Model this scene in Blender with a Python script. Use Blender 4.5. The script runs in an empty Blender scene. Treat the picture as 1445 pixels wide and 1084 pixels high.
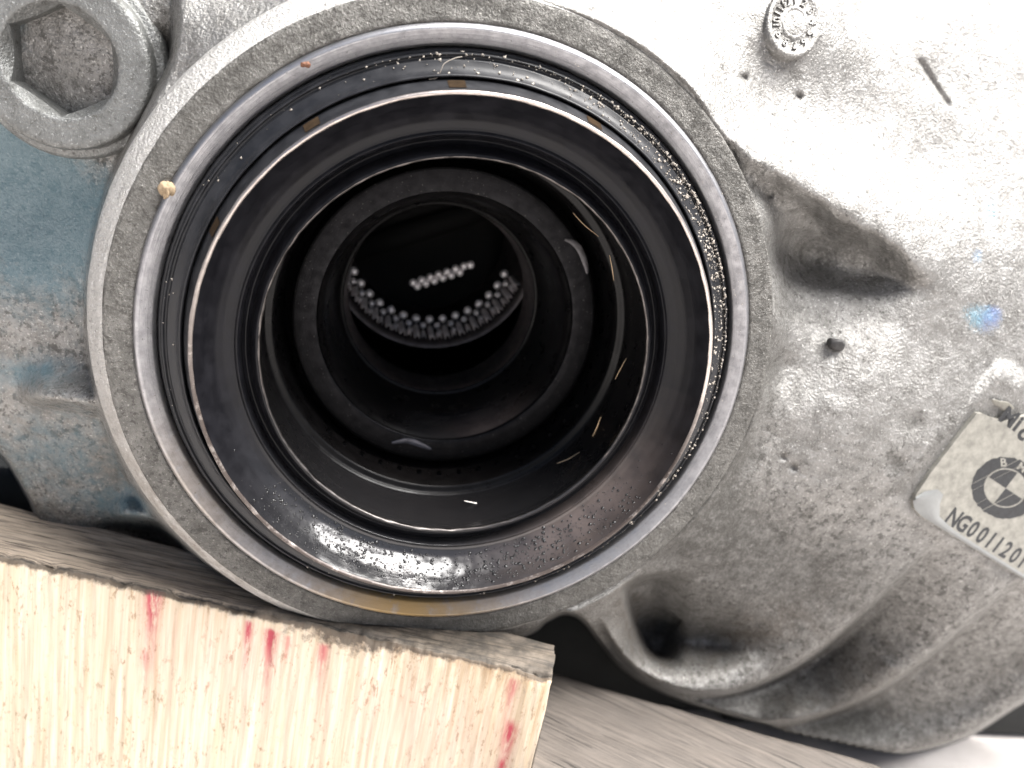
import bpy, bmesh, math, random
import numpy as np
from mathutils import Matrix, Vector

random.seed(7); rng = np.random.default_rng(7)
scene = bpy.context.scene
COL = scene.collection
scene.unit_settings.scale_length = 0.01          # one unit is one centimetre

# ------------------------------------------------------------------ camera
F, CX, CY = 1150.0, 722.5, 542.0                  # solved from the bore's circles (photo 1445 px wide)
VPT, AXC, ROLL = (521.0, 138.1), (648.5, 502.1), math.radians(11.5)
a = np.array([VPT[0]-CX, -(VPT[1]-CY), -F]); a /= np.linalg.norm(a)
u_ = np.array([math.sin(ROLL), math.cos(ROLL), 0.0]); u_[2] = -(u_@a)/a[2]; u_ /= np.linalg.norm(u_)
RWC = np.stack([np.cross(a, u_), a, u_], 1)       # world -> camera
z0 = F/100.0
OFF = np.array([(AXC[0]-CX)/F*z0, -(AXC[1]-CY)/F*z0, -z0])
CAM = -RWC.T@OFF

cam_data = bpy.data.cameras.new('camera'); cam = bpy.data.objects.new('camera', cam_data); COL.objects.link(cam)
M = Matrix.Identity(4)
for i in range(3):
    for j in range(3): M[i][j] = RWC.T[i, j]
    M[i][3] = CAM[i]
cam.matrix_world = M
cam_data.sensor_fit = 'HORIZONTAL'; cam_data.sensor_width = 36.0
cam_data.lens = 36.0*F/1445.0
cam_data.clip_start = 0.1; cam_data.clip_end = 500.0
cam_data.dof.use_dof = True; cam_data.dof.focus_distance = 11.2; cam_data.dof.aperture_fstop = 0.21
scene.camera = cam

# ------------------------------------------------------------------ light
SUN_DIR = Vector((0.36, -0.14, 0.92)).normalized()   # towards the sun
world = bpy.data.worlds.new('World'); scene.world = world; world.use_nodes = True
wn = world.node_tree; wn.nodes.clear()
sky = wn.nodes.new('ShaderNodeTexSky'); sky.sky_type = 'NISHITA'; sky.sun_disc = False
sky.sun_elevation = math.asin(SUN_DIR.z); sky.sun_rotation = math.atan2(SUN_DIR.x, SUN_DIR.y)
sky.dust_density = 6.0; sky.air_density = 1.0; sky.ozone_density = 1.0
bg = wn.nodes.new('ShaderNodeBackground'); bg.inputs['Strength'].default_value = 0.05
wo = wn.nodes.new('ShaderNodeOutputWorld')
wn.links.new(sky.outputs['Color'], bg.inputs['Color']); wn.links.new(bg.outputs[0], wo.inputs['Surface'])
sl = bpy.data.lights.new('sun', 'SUN'); sl.energy = 5.0; sl.angle = math.radians(46); sl.color = (1.0, 0.985, 0.965)
sun = bpy.data.objects.new('sun', sl); COL.objects.link(sun); sun.location = SUN_DIR*40
sun.rotation_euler = SUN_DIR.to_track_quat('Z', 'Y').to_euler()
scene.view_settings.view_transform = 'Standard'; scene.view_settings.look = 'None'
scene.view_settings.exposure = 1.55; scene.view_settings.gamma = 1.0

# ------------------------------------------------------------------ geometry helpers
def rays(u, v):
    u = np.asarray(u, float); v = np.asarray(v, float)
    d = np.stack([(u-CX)/F, -(v-CY)/F, -np.ones_like(u)], -1)
    return d@RWC
def Py(u, v, y):
    d = rays(u, v); t = (y-CAM[1])/d[..., 1]
    return CAM+d*t[..., None]
def Pz(u, v, z):
    d = rays(u, v); t = (z-CAM[2])/d[..., 2]
    return CAM+d*t[..., None]
def proj(p):
    c = np.asarray(p, float)@RWC.T+OFF
    return np.stack([CX+F*c[..., 0]/-c[..., 2], CY-F*c[..., 1]/-c[..., 2]], -1)
def sstep(a_, b_, x):
    t = np.clip((x-a_)/(b_-a_), 0, 1); return t*t*(3-2*t)
_tabs = {}
def vnoise(x, y, seed=0):
    if seed not in _tabs: _tabs[seed] = np.random.default_rng(1000+seed).random((256, 256))
    T = _tabs[seed]; xi = np.floor(x).astype(int); yi = np.floor(y).astype(int)
    fx = x-xi; fy = y-yi; fx = fx*fx*(3-2*fx); fy = fy*fy*(3-2*fy)
    g = lambda i, j: T[(xi+i) & 255, (yi+j) & 255]
    return (g(0,0)*(1-fx)+g(1,0)*fx)*(1-fy)+(g(0,1)*(1-fx)+g(1,1)*fx)*fy
def fbm(x, y, seed=0, octv=4):
    s = 0; am = 1; tot = 0
    for k in range(octv):
        s = s+am*vnoise(x*2**k+17*k, y*2**k+31*k, seed+k); tot += am; am *= .5
    return s/tot
def spline(pts, n=12):
    p = np.array(pts, float); q = np.vstack([2*p[0]-p[1], p, 2*p[-1]-p[-2]]); out = []
    for i in range(1, len(q)-2):
        for k in range(n):
            t = k/n
            out.append(.5*((2*q[i])+(-q[i-1]+q[i+1])*t+(2*q[i-1]-5*q[i]+4*q[i+1]-q[i+2])*t*t+(-q[i-1]+3*q[i]-3*q[i+1]+q[i+2])*t**3))
    out.append(p[-1]); return np.array(out)
def sdist(U, V, pts, n=8):
    c = spline(pts, n); best = np.full(U.shape, 1e9); sg = np.ones(U.shape); par = np.zeros(U.shape)
    for i in range(len(c)-1):
        ax, ay = c[i]; dx, dy = c[i+1]-c[i]; L2 = dx*dx+dy*dy+1e-9
        t = np.clip(((U-ax)*dx+(V-ay)*dy)/L2, 0, 1)
        d = np.hypot(U-ax-t*dx, V-ay-t*dy)
        m = d < best-1e-6
        s = np.where(dx*(V-ay)-dy*(U-ax) >= 0, 1., -1.)
        best = np.where(m, d, best); sg = np.where(m, s, sg); par = np.where(m, (i+t)/(len(c)-1), par)
    return best*sg, par
def tps(ctrl, U, V):
    c = np.array(ctrl, float); X = c[:, :2]/300.; n = len(c)
    def ker(r2): return .5*r2*np.log(r2+1e-9)
    D = ((X[:, None]-X[None])**2).sum(-1); K = ker(D)+1e-3*np.eye(n)
    Pm = np.c_[np.ones(n), X]; A = np.zeros((n+3, n+3)); A[:n, :n] = K; A[:n, n:] = Pm; A[n:, :n] = Pm.T
    w = np.linalg.solve(A, np.r_[c[:, 2], 0, 0, 0])
    u = U/300.; v = V/300.; s = w[n]+w[n+1]*u+w[n+2]*v
    for i in range(n): s = s+w[i]*ker((u-X[i, 0])**2+(v-X[i, 1])**2)
    return s

def link(name, me, mats, parent=None, smooth=True):
    o = bpy.data.objects.new(name, me); COL.objects.link(o)
    for m in (mats if isinstance(mats, (list, tuple)) else [mats]): me.materials.append(m)
    if smooth and len(me.polygons): me.polygons.foreach_set('use_smooth', np.ones(len(me.polygons), bool))
    if parent: set_parent(o, parent)
    return o
def wloc(o):
    p = Vector(o.location)
    while o.parent: o = o.parent; p = p+o.location
    return p
def set_parent(o, parent):
    o.parent = parent; o.location = o.location-wloc(parent)
def mesh_np(name, verts, faces):
    me = bpy.data.meshes.new(name)
    verts = np.asarray(verts, np.float32); faces = np.asarray(faces, np.int32)
    me.vertices.add(len(verts)); me.vertices.foreach_set('co', verts.ravel())
    n, k = faces.shape
    me.loops.add(n*k); me.loops.foreach_set('vertex_index', faces.ravel())
    me.polygons.add(n); me.polygons.foreach_set('loop_start', np.arange(0, n*k, k, dtype=np.int32))
    me.update(calc_edges=True); me.validate(); return me
def attr(me, name, vals):
    at = me.attributes.new(name, 'FLOAT', 'POINT'); at.data.foreach_set('value', np.asarray(vals, np.float32).ravel())
def grid_faces(nr, nc, wrap=False):
    i, j = np.meshgrid(np.arange(nr-1), np.arange(nc if wrap else nc-1), indexing='ij')
    j2 = (j+1) % nc
    return np.stack([i*nc+j, i*nc+j2, (i+1)*nc+j2, (i+1)*nc+j], -1).reshape(-1, 4)
def lathe(name, prof, mats, parent, seg=288, jit=0.0, clipz=None, cy=(0, 0, 0), attrs=None, sub=1, smooth_prof=False):
    """revolve (radius, y) points about the bore's axis (world Y)"""
    p = np.array(prof, float)
    if smooth_prof: p = spline(p, 5)
    if sub > 1:
        q = [p[0]]
        for i in range(len(p)-1):
            for k in range(1, sub+1): q.append(p[i]+(p[i+1]-p[i])*k/sub)
        p = np.array(q)
    th = np.linspace(0, 2*np.pi, seg, endpoint=False)
    Rr = p[:, 0][:, None]*np.ones(seg)[None]; Y = p[:, 1][:, None]*np.ones(seg)[None]
    if jit:
        sx = 9*np.cos(th)+40; sy = 9*np.sin(th)+40
        nz = np.stack([fbm(sx*2+i*.37, sy*2, 5, 3) for i in range(len(p))])-.5
        Rr = Rr+nz*jit*np.minimum(Rr, 1); Y = Y+np.stack([fbm(sx*2, sy*2+i*.4, 9, 3) for i in range(len(p))])*jit-jit*.5
    X = Rr*np.cos(th); Z = Rr*np.sin(th)
    if clipz is not None: Z = np.maximum(Z, clipz)
    V = np.stack([X, Y, Z], -1).reshape(-1, 3)
    # winding so that normals face outwards of travel's left side
    me = mesh_np(name, V, grid_faces(len(p), seg, True)[:, ::-1])
    if attrs:
        for k, fn in attrs.items(): attr(me, k, fn(np.tile(th, len(p)), np.repeat(p[:, 0], seg), np.repeat(p[:, 1], seg)))
    o = link(name, me, mats); o.location = cy
    if parent: set_parent(o, parent)
    return o
def bm_obj(name, bm, mats, parent=None, smooth=True, loc=(0, 0, 0)):
    me = bpy.data.meshes.new(name); bm.normal_update(); bm.to_mesh(me); bm.free()
    o = link(name, me, mats, None, smooth); o.location = loc
    if parent: set_parent(o, parent)
    return o
def thing(name, label, cat, loc, group=None):
    o = bpy.data.objects.new(name, None); COL.objects.link(o); o.location = loc
    o.empty_display_size = .2; o['label'] = label; o['category'] = cat
    if group: o['group'] = group
    return o
def tag(o, label, cat, group=None):
    o['label'] = label; o['category'] = cat
    if group: o['group'] = group

# ------------------------------------------------------------------ material helpers
class NT:
    def __init__(s, name):
        s.m = bpy.data.materials.new(name); s.m.use_nodes = True; s.t = s.m.node_tree
        s.b = s.t.nodes['Principled BSDF']; s.co = s.n('ShaderNodeTexCoord').outputs['Object']
    def n(s, ty, **kw):
        x = s.t.nodes.new(ty)
        for k, v in kw.items(): setattr(x, k, v)
        return x
    def put(s, inp, v):
        if hasattr(v, 'is_output') or isinstance(v, bpy.types.NodeSocket): s.t.links.new(v, inp)
        elif isinstance(v, (tuple, list)) and len(v) == 3 and inp.type == 'RGBA': inp.default_value = (*v, 1)
        else: inp.default_value = v
    def set(s, **kw):
        for k, v in kw.items(): s.put(s.b.inputs[k.replace('_', ' ')], v)
    def noise(s, scale, detail=4, rough=.55, vec=None, dist=0.0):
        x = s.n('ShaderNodeTexNoise'); s.put(x.inputs['Vector'], vec or s.co)
        x.inputs['Scale'].default_value = scale; x.inputs['Detail'].default_value = detail
        x.inputs['Roughness'].default_value = rough; x.inputs['Distortion'].default_value = dist
        return x.outputs['Fac']
    def voro(s, scale, vec=None, feature='F1', smooth=None):
        x = s.n('ShaderNodeTexVoronoi', feature=feature); s.put(x.inputs['Vector'], vec or s.co)
        x.inputs['Scale'].default_value = scale
        return x.outputs['Distance']
    def map(s, scale=(1, 1, 1), rot=(0, 0, 0), loc=(0, 0, 0)):
        x = s.n('ShaderNodeMapping'); s.put(x.inputs['Vector'], s.co)
        x.inputs['Rotation'].default_value = rot; x.inputs['Location'].default_value = loc
        y = s.n('ShaderNodeMapping'); s.put(y.inputs['Vector'], x.outputs[0]); y.inputs['Scale'].default_value = scale
        return y.outputs[0]
    def rng(s, v, a_, b_, c=0., d=1.):
        x = s.n('ShaderNodeMapRange'); x.clamp = True
        s.put(x.inputs['Value'], v)
        for k, q in zip(('From Min', 'From Max', 'To Min', 'To Max'), (a_, b_, c, d)): x.inputs[k].default_value = q
        return x.outputs[0]
    def mix(s, f, a_, b_):
        x = s.n('ShaderNodeMix', data_type='RGBA'); s.put(x.inputs[0], f); s.put(x.inputs[6], a_); s.put(x.inputs[7], b_)
        return x.outputs[2]
    def math(s, op, a_, b_=0.0):
        x = s.n('ShaderNodeMath', operation=op); x.use_clamp = False
        s.put(x.inputs[0], a_); s.put(x.inputs[1], b_); return x.outputs[0]
    def attr(s, name): return s.n('ShaderNodeAttribute', attribute_name=name).outputs['Fac']
    def bump(s, h, strength=.5, dist=.03, prev=None):
        x = s.n('ShaderNodeBump'); x.inputs['Strength'].default_value = strength; x.inputs['Distance'].default_value = dist
        s.put(x.inputs['Height'], h)
        if prev is not None: s.put(x.inputs['Normal'], prev)
        return x.outputs[0]

def cast_metal(name, light, mid, use_attr=True, grain=24., bumpk=.65, dirtk=1.0, metal=.7):
    m = NT(name)
    big = m.noise(.8, 5, .6); med = m.noise(3.2, 6, .65); fin = m.noise(15, 5, .7); spk = m.noise(34, 3, .6)
    col = m.mix(m.rng(med, .38, .66), light, mid)
    col = m.mix(m.rng(fin, .5, .8, 0, .45), col, tuple(c*.45 for c in mid))
    col = m.mix(m.math('MULTIPLY', m.rng(m.noise(27, 2, .5), .60, .70), .55), col, tuple(min(.8, c*2.1) for c in light))
    pit = m.math('MULTIPLY', m.rng(spk, .60, .70), m.rng(med, .45, .62))
    pit = m.math('MAXIMUM', pit, m.math('MULTIPLY', m.rng(m.noise(13, 5, .7), .57, .64), m.rng(big, .38, .55)))
    dirt_shade = m.math('MULTIPLY', pit, .8*dirtk)
    if use_attr:
        da = m.attr('dirt_shade')
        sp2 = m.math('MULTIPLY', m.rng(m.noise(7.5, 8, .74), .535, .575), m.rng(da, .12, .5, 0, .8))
        dirt_shade = m.math('MAXIMUM', dirt_shade, sp2)
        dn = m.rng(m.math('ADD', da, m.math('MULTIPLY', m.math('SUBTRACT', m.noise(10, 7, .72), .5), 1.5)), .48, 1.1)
        dirt_shade = m.math('MAXIMUM', dirt_shade, m.math('MULTIPLY', m.math('MULTIPLY', dn, m.rng(da, 0.02, .2)), .85))
    col = m.mix(dirt_shade, col, (.045, .042, .036))
    metalf = m.math('MULTIPLY', m.math('SUBTRACT', 1., dirt_shade), metal)
    if use_attr:
        bl = m.attr('blue')
        bn = m.math('MULTIPLY', m.rng(bl, .05, .35), m.rng(m.math('ADD', m.math('MULTIPLY', bl, .8), m.math('MULTIPLY', m.noise(5, 7, .7), .9)), .62, 1.05))
        col = m.mix(m.math('MULTIPLY', bn, .75), col, (.075, .15, .185)); metalf = m.math('MULTIPLY', metalf, m.math('SUBTRACT', 1., m.math('MULTIPLY', bn, .8)))
        mk = m.attr('marker')
        mn = m.math('MULTIPLY', m.rng(mk, .05, .4), m.rng(m.math('ADD', m.math('MULTIPLY', mk, .7), m.noise(24, 5, .8)), .96, 1.5))
        col = m.mix(m.math('MULTIPLY', mn, .65), col, m.mix(m.rng(m.noise(1.2), .4, .6), (.03, .36, .55), (.10, .20, .52)))
        gl = m.attr('brown')
        gn = m.math('MULTIPLY', gl, m.rng(m.noise(4, 5, .6), .35, .6))
        col = m.mix(m.math('MULTIPLY', gn, .6), col, (.13, .095, .065))
    rough = m.math('ADD', m.rng(med, .3, .7, .33, .46), m.math('MULTIPLY', dirt_shade, .25))
    n1 = m.bump(m.noise(grain*.45, 3, .5), bumpk*.5, .05)
    n2 = m.bump(m.noise(grain, 4, .65), bumpk, .045, n1)
    n3 = m.bump(spk, bumpk*.6, .012, n2)
    m.set(Base_Color=col, Metallic=metalf, Roughness=rough, Normal=n3)
    return m.m

CAST = cast_metal('cast_aluminium', (.285, .28, .268), (.175, .17, .16))
FLANGE = cast_metal('flange_face_aluminium', (.19, .185, .173), (.105, .102, .094), grain=30., bumpk=.8, metal=.6)
BOLTM = cast_metal('zinc_plug', (.21, .215, .21), (.14, .143, .138), use_attr=False, grain=34, bumpk=.45, dirtk=.9)

def steel(name, col, rough, scratch=True, metal=1.0, stain_tone=None):
    m = NT(name)
    n = m.noise(6, 6, .65); sp = m.noise(26, 3, .6)
    c = m.mix(m.rng(n, .4, .7), col, tuple(x*.7 for x in col))
    sm = m.rng(sp, .66, .72)
    c = m.mix(m.math('MULTIPLY', sm, .8), c, (.05, .045, .04))
    mf = m.math('MULTIPLY', m.math('SUBTRACT', 1., sm), metal)
    if stain_tone:
        st = m.attr('stain_tone'); sn = m.math('MULTIPLY', st, m.rng(m.noise(5, 5, .7), .2, .48))
        c = m.mix(sn, c, stain_tone); mf = m.math('MULTIPLY', mf, m.math('SUBTRACT', 1., m.math('MULTIPLY', sn, .8)))
    m.set(Base_Color=c, Metallic=mf, Roughness=m.rng(n, .3, .7, rough*.8, rough*1.3), Normal=m.bump(m.noise(40, 3, .6), .25, .01))
    return m.m
RIM = steel('machined_rim', (.38, .38, .395), .45, stain_tone=(.36, .24, .10))
LIPM = steel('worn_lip_steel', (.62, .56, .52), .33, stain_tone=(.07, .055, .048))
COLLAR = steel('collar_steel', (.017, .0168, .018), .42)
def turned(mat, k=60., st=.35):
    t = mat.node_tree; b = t.nodes['Principled BSDF']; tc = t.nodes.new('ShaderNodeTexCoord'); mp = t.nodes.new('ShaderNodeMapping'); mp.inputs['Scale'].default_value = (1, 0, 1)
    ln = t.nodes.new('ShaderNodeVectorMath'); ln.operation = 'LENGTH'; nz = t.nodes.new('ShaderNodeTexNoise'); nz.noise_dimensions = '2D'; cb = t.nodes.new('ShaderNodeCombineXYZ'); nz.inputs['Scale'].default_value = k; nz.inputs['Detail'].default_value = 2
    sx = t.nodes.new('ShaderNodeSeparateXYZ'); t.links.new(tc.outputs['Object'], mp.inputs['Vector']); t.links.new(mp.outputs[0], ln.inputs[0]); t.links.new(tc.outputs['Object'], sx.inputs[0])
    t.links.new(ln.outputs['Value'], cb.inputs[0]); t.links.new(sx.outputs['Y'], cb.inputs[1]); t.links.new(cb.outputs[0], nz.inputs['Vector'])
    bp = t.nodes.new('ShaderNodeBump'); bp.inputs['Strength'].default_value = st; bp.inputs['Distance'].default_value = .012; t.links.new(nz.outputs['Fac'], bp.inputs['Height'])
    old = b.inputs['Normal'].links[0].from_socket; t.links.new(old, bp.inputs['Normal']); t.links.new(bp.outputs[0], b.inputs['Normal'])
turned(COLLAR); turned(RIM, 45., .3)
PINM = steel('roller_steel', (.98, .95, .95), .25, metal=.6)
SPLM = steel('spline_steel', (.95, .90, .90), .38, metal=.6)
SPLD = steel('spline_ring_steel', (.10, .09, .09), .5)

def rubber(name, col, r, oily=True, wetlow=True, k=1.0, spec=.65):
    m = NT(name)
    n = m.noise(4, 6, .6); f = m.noise(30, 3, .6)
    c = m.mix(m.rng(n, .4, .7), col, tuple(x*1.7 for x in col))
    nm = m.bump(f, .12, .006)
    rg = m.rng(n, .35, .7, r*.8, r*1.25)
    if wetlow:
        wet = m.attr('wet')
        vz = m.n('ShaderNodeTexVoronoi', feature='SMOOTH_F1'); m.put(vz.inputs['Vector'], m.co); vz.inputs['Scale'].default_value = 21.; vz.inputs['Smoothness'].default_value = .25; vz.inputs['Randomness'].default_value = 1.
        drop = m.rng(vz.outputs['Distance'], .05, .6, 1, 0)
        keep = m.rng(m.noise(2.4, 4, .6), .47, .62)
        h = m.math('MULTIPLY', m.math('MULTIPLY', drop, keep), wet)
        nm = m.bump(h, .08*k, .02, nm)
        nm = m.bump(m.math('MULTIPLY', m.noise(2.2, 2, .4), wet), .35, .12, nm)
        rg = m.math('ADD', m.math('MULTIPLY', rg, m.math('SUBTRACT', 1., wet)), m.math('MULTIPLY', wet, .21))
        c = m.mix(m.math('MULTIPLY', wet, .6), c, (.024, .024, .026)); br = m.attr('brown'); c = m.mix(m.math('MULTIPLY', br, m.rng(m.noise(2.5, 3), .2, .55, .35, 1)), c, (.125, .10, .09))
    m.set(Base_Color=c, Roughness=rg, Normal=nm, IOR=1.5)
    m.put(m.b.inputs['Specular IOR Level'], m.rng(m.attr('wet'), 0, 1, .2, spec) if wetlow else .35)
    return m.m
RUBBER = rubber('oily_black_rubber', (.006, .006, .0075), .38)
turned(RUBBER, 30., .06)
DUSTY = rubber('dusty_seal_rubber', (.012, .0125, .0145), .42, wetlow=False)
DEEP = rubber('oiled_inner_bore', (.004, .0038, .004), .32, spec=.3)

def plain(name, col, rough, metal=0., var=.5, sc=8., bump=.2, bs=30):
    m = NT(name)
    n = m.noise(sc, 5, .65)
    m.set(Base_Color=m.mix(m.rng(n, .35, .68), col, tuple(x*(1-var) for x in col)), Roughness=rough, Metallic=metal,
          Normal=m.bump(m.noise(bs, 4, .6), bump, .02))
    return m.m
RUST = plain('brown_rust', (.038, .024, .013), .95)
RUST.node_tree.nodes['Principled BSDF'].inputs['Specular IOR Level'].default_value = .08
GRIT = plain('grit', (.50, .45, .39), .8, sc=3)
CRUMB = plain('tan_crumb', (.40, .30, .19), .9, sc=9)
PEBBLE = plain('black_grit', (.035, .033, .032), .55)
PLATEM = plain('printed_plate', (.29, .28, .245), .5, .0, .42, 7., .12, 18)
INK = plain('black_ink', (.022, .024, .027), .5, .0, .5, 14.)
INKW = plain('plate_print_pale', (.29, .28, .245), .5, .0, .2, 9.)
FILM = plain('peeling_film', (.21, .215, .21), .3, .0, .15, 5.)
RESIDUE = plain('glue_residue', (.2, .19, .16), .3, .0, .4, 5., .6, 9)
SCRATCH = plain('bare_scratch', (.70, .66, .62), .3, 1., .2)
SCRATCHB = plain('brass_scratch', (.50, .37, .24), .35, 1., .2)

# ------------------------------------------------------------------ the setting
gm = NT('oily_concrete')
gc = gm.mix(gm.rng(gm.noise(.5, 6, .6), .35, .65), (.55, .52, .50), (.44, .41, .39))
gm.set(Base_Color=gm.mix(gm.rng(gm.noise(4, 6, .7), .58, .72, 0, .5), gc, (.25, .235, .22)), Roughness=.85, Normal=gm.bump(gm.noise(9, 6, .6), .4, .05))
GZ = -9.6
bm = bmesh.new(); bmesh.ops.create_grid(bm, x_segments=2, y_segments=2, size=150)
g = bm_obj('ground', bm, gm.m, loc=(0, 0, GZ)); g['kind'] = 'structure'

VOIDM = plain('void_shade_black', (.013, .0145, .014), .8, .0, .5, 2.)  # near-black that paints the shade beneath the casing
ROUGHBLK = plain('rough_black_steel', (.008, .0075, .008), .8)  # plain rough black for the inner gear and cross pin
# ------------------------------------------------------------------ gearbox
GB = thing('gearbox', 'grimy cast aluminium gearbox casing with an open oily shaft bore and finned flank', 'gearbox', (0, 5, GZ+.0))
ST = 2.6
uu = np.arange(-300, 1760, ST); vv = np.arange(-300, 1240, ST)
U, V = np.meshgrid(uu, vv)
ctrl = []
for deg, R_, y_ in [(75, 4.86, .10), (60, 4.80, .03), (45, 4.80, .02), (30, 4.80, .02), (15, 4.80, .02), (0, 4.80, .02), (-15, 4.80, .02), (-30, 4.80, .02), (-45, 4.80, .02), (-60, 4.8, .04),
                    (90, 4.95, .25), (105, 4.98, .34), (120, 4.98, .34), (135, 4.98, .34), (150, 4.98, .36), (175, 4.98, .36), (200, 4.98, .36), (225, 4.98, .36), (245, 4.98, .4)]:
    q = proj((R_*math.cos(math.radians(deg)), y_, R_*math.sin(math.radians(deg)))); ctrl.append((q[0], q[1], y_))
ctrl += [(320, -60, 1.35), (330, -160, 2.2), (330, -260, 2.9), (285, 60, .45), (262, 120, .42), (256, 40, .6), (255, -20, .9), (255, -90, 1.5), (256, -200, 2.3), (480, -120, 1.0), (620, -160, 1.2), (620, -290, 2.2), (800, -90, 1.0), (830, -280, 2.6),
         (1000, 20, .95), (1000, -150, 2.0), (1123, 40, 1.05), (1123, -150, 2.4), (1240, 80, 1.75), (1300, 150, 1.7), (1300, -60, 2.9), (1445, 0, 2.9),
         (1445, 160, 2.0), (1440, 320, 1.15), (1600, -100, 3.4), (1650, 300, 1.6), (1750, 0, 3.2),
         (1010, 175, .12), (1100, 235, .22), (1200, 300, .38), (1300, 368, .55), (1200, 180, 1.3), (1100, 130, 1.05), (1300, 240, 1.35), (1040, 90, .85),
         (1140, 385, .75), (1105, 340, .45), (1220, 400, .72), (1120, 440, .55),
         (1100, 520, .32), (1200, 480, .40), (1180, 580, .12), (1300, 480, .50), (1400, 470, .6), (1600, 500, .9),
         (1090, 620, .20), (1150, 700, .10), (1050, 730, .28), (1000, 800, .50),
         (1273, 713, .10), (1375, 579, .30), (1445, 818, .24), (1545, 690, .42), (1700, 850, .9),
         (930, 840, .7), (1050, 840, .55), (1200, 820, .35), (1330, 830, .32), (1000, 950, .75), (1150, 930, .80), (1300, 900, .65),
         (1100, 1010, 1.1), (1250, 990, 1.0), (1420, 920, .8), (1250, 1060, 1.5), (1445, 1000, 1.2), (1600, 980, 1.3), (1000, 1100, 1.6), (600, 1000, 1.0), (300, 1000, 1.5)]
Yc = tps(ctrl, U, V)
left = [(-300, -300, 1.4), (-300, 300, 1.8), (-300, 700, 2.4), (0, 220, 1.75), (60, 300, 1.8), (150, 260, 1.35), (130, 340, 1.5), (0, 420, 1.9), (90, 470, 1.75), (0, 560, 2.0), (120, 560, 1.65), (60, 640, 2.1),
        (170, 640, 1.85), (220, 720, 2.1), (90, 720, 2.2), (260, 780, 2.3), (85, 85, 1.25), (200, 60, 1.15), (220, 150, 1.3), (200, -100, 1.3), (-60, 85, 1.35), (85, -120, 1.4), (300, 820, 2.4), (0, 760, 2.6)]
Yl = tps(left, U, V)
cl = [(262, -320), (256, -120), (252, 0), (249, 60), (236, 105), (205, 165), (172, 235), (145, 310), (131, 390), (130, 470), (142, 550), (170, 635), (216, 715), (285, 790), (380, 850), (500, 900), (640, 935), (760, 960)]
dl, _ = sdist(U, V, cl)
# the cast web's raised edge rolls back into the recessed left wall
kL = sstep(-5, 13, dl)
Y = Yc*(1-kL)+Yl*kL
# rounded shoulder under the plug and ribs on the left wall
def rib(U, V, pts, hgt, wid, skew=1.6, f0=.08, f1=.1):
    d, p = sdist(U, V, pts); w = sstep(0, f0, p)*(1-sstep(1-f1, 1, p)) if f0 else 1.
    wd = np.where(d > 0, wid/skew, wid*skew)
    return -hgt*np.exp(-(d/wd)**2)*w
Y += kL*rib(U, V, [(20, 552), (60, 560), (110, 566), (170, 575)], .75, 19, 1.8, .35, .01)
Y += kL*rib(U, V, [(150, 722), (200, 728), (280, 742)], .5, 12, 1.7, .35, .01)
d_, _ = sdist(U, V, [(150, 740), (200, 745), (300, 765)]); Y += kL*.7*np.exp(-(np.maximum(0, 8-d_)/10)**2)*sstep(120, 200, U)*(d_ > -40)
# crease between the plug boss and the web
Y += kL*.35*np.exp(-(((U-236)/14)**2+((V-85)/40)**2))
# long ridge right of the bore, dropping into a dark pocket
d, p = sdist(U, V, [(930, 96), (985, 150), (1045, 205), (1120, 255), (1200, 305), (1270, 350), (1345, 400)])
w = sstep(.02, .2, p)*(1-sstep(.80, 1., p))*(np.abs(d) < 320); d = d+(fbm(U/38., V/38., 77, 4)-.5)*22
Y += w*np.where(d > 0, .62*sstep(0, 46, d)*np.exp(-np.maximum(d-20, 0)/80), 0)
Y += -.10*w*np.exp(-(d/26)**2)
Y += .55*np.exp(-(((U-1140)/46)**2+((V-360)/36)**2))+.18*np.exp(-(((U-1205)/60)**2+((V-378)/30)**2))
Y += -.10*np.exp(-(((U-1180)/75)**2+((V-425)/26)**2))
# shallow channel right beside the flange
d, p = sdist(U, V, [(1085, 250), (1105, 340), (1112, 430), (1100, 520), (1070, 610), (1015, 700), (950, 780)])
Y += .10*np.exp(-(d/16)**2)
# scalloped fins stacked at the bottom right
S1 = [(845, 868), (880, 925), (930, 962), (1000, 976), (1070, 962), (1140, 925), (1210, 868), (1280, 800), (1330, 750)]
S2 = [(900, 975), (985, 1004), (1060, 1016), (1140, 1010), (1220, 982), (1290, 938), (1360, 880), (1440, 810), (1540, 720)]
for pts, drop, rim, wd in ((S1, 1.25, .26, 36), (S2, .9, .24, 32)):
    d, p = sdist(U, V, pts); w = sstep(0, .12, p)*(1-sstep(.62, .98, p))*(np.abs(d) < 260)
    Y += w*np.where(d > 0, drop*sstep(-2, 9, d)*np.exp(-np.maximum(d-10, 0)/70), 0)
    Y += -rim*w*np.exp(-(np.where(d < 0, d/wd, d/9))**2)
    Y += .16*w*np.exp(-((d+92)/46)**2)
d, p = sdist(U, V, [(1120, 1032), (1180, 1052), (1250, 1060), (1340, 1042), (1445, 985), (1600, 890)])
Y += -.22*np.exp(-(d/26)**2)+.14*np.exp(-((d+60)/30)**2)
# hollow with a rounded left wall inside the first fin
d, p = sdist(U, V, [(985, 806), (925, 806), (882, 822), (878, 850), (893, 893), (915, 930), (960, 948)])
w = sstep(0., .25, p)*(1-sstep(.85, 1., p))*(np.abs(d) < 150)
Y += w*np.where(d < 0, .95*sstep(0, 16, -d)*np.exp(np.minimum(d+15, 0)/70), 0)
Y += .68*np.exp(-(((U-926)/40)**2+((V-893)/42)**2))+.25*np.exp(-(((U-965)/60)**2+((V-905)/30)**2))+.45*np.exp(-(((U-1010)/52)**2+((V-905)/26)**2))
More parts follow.
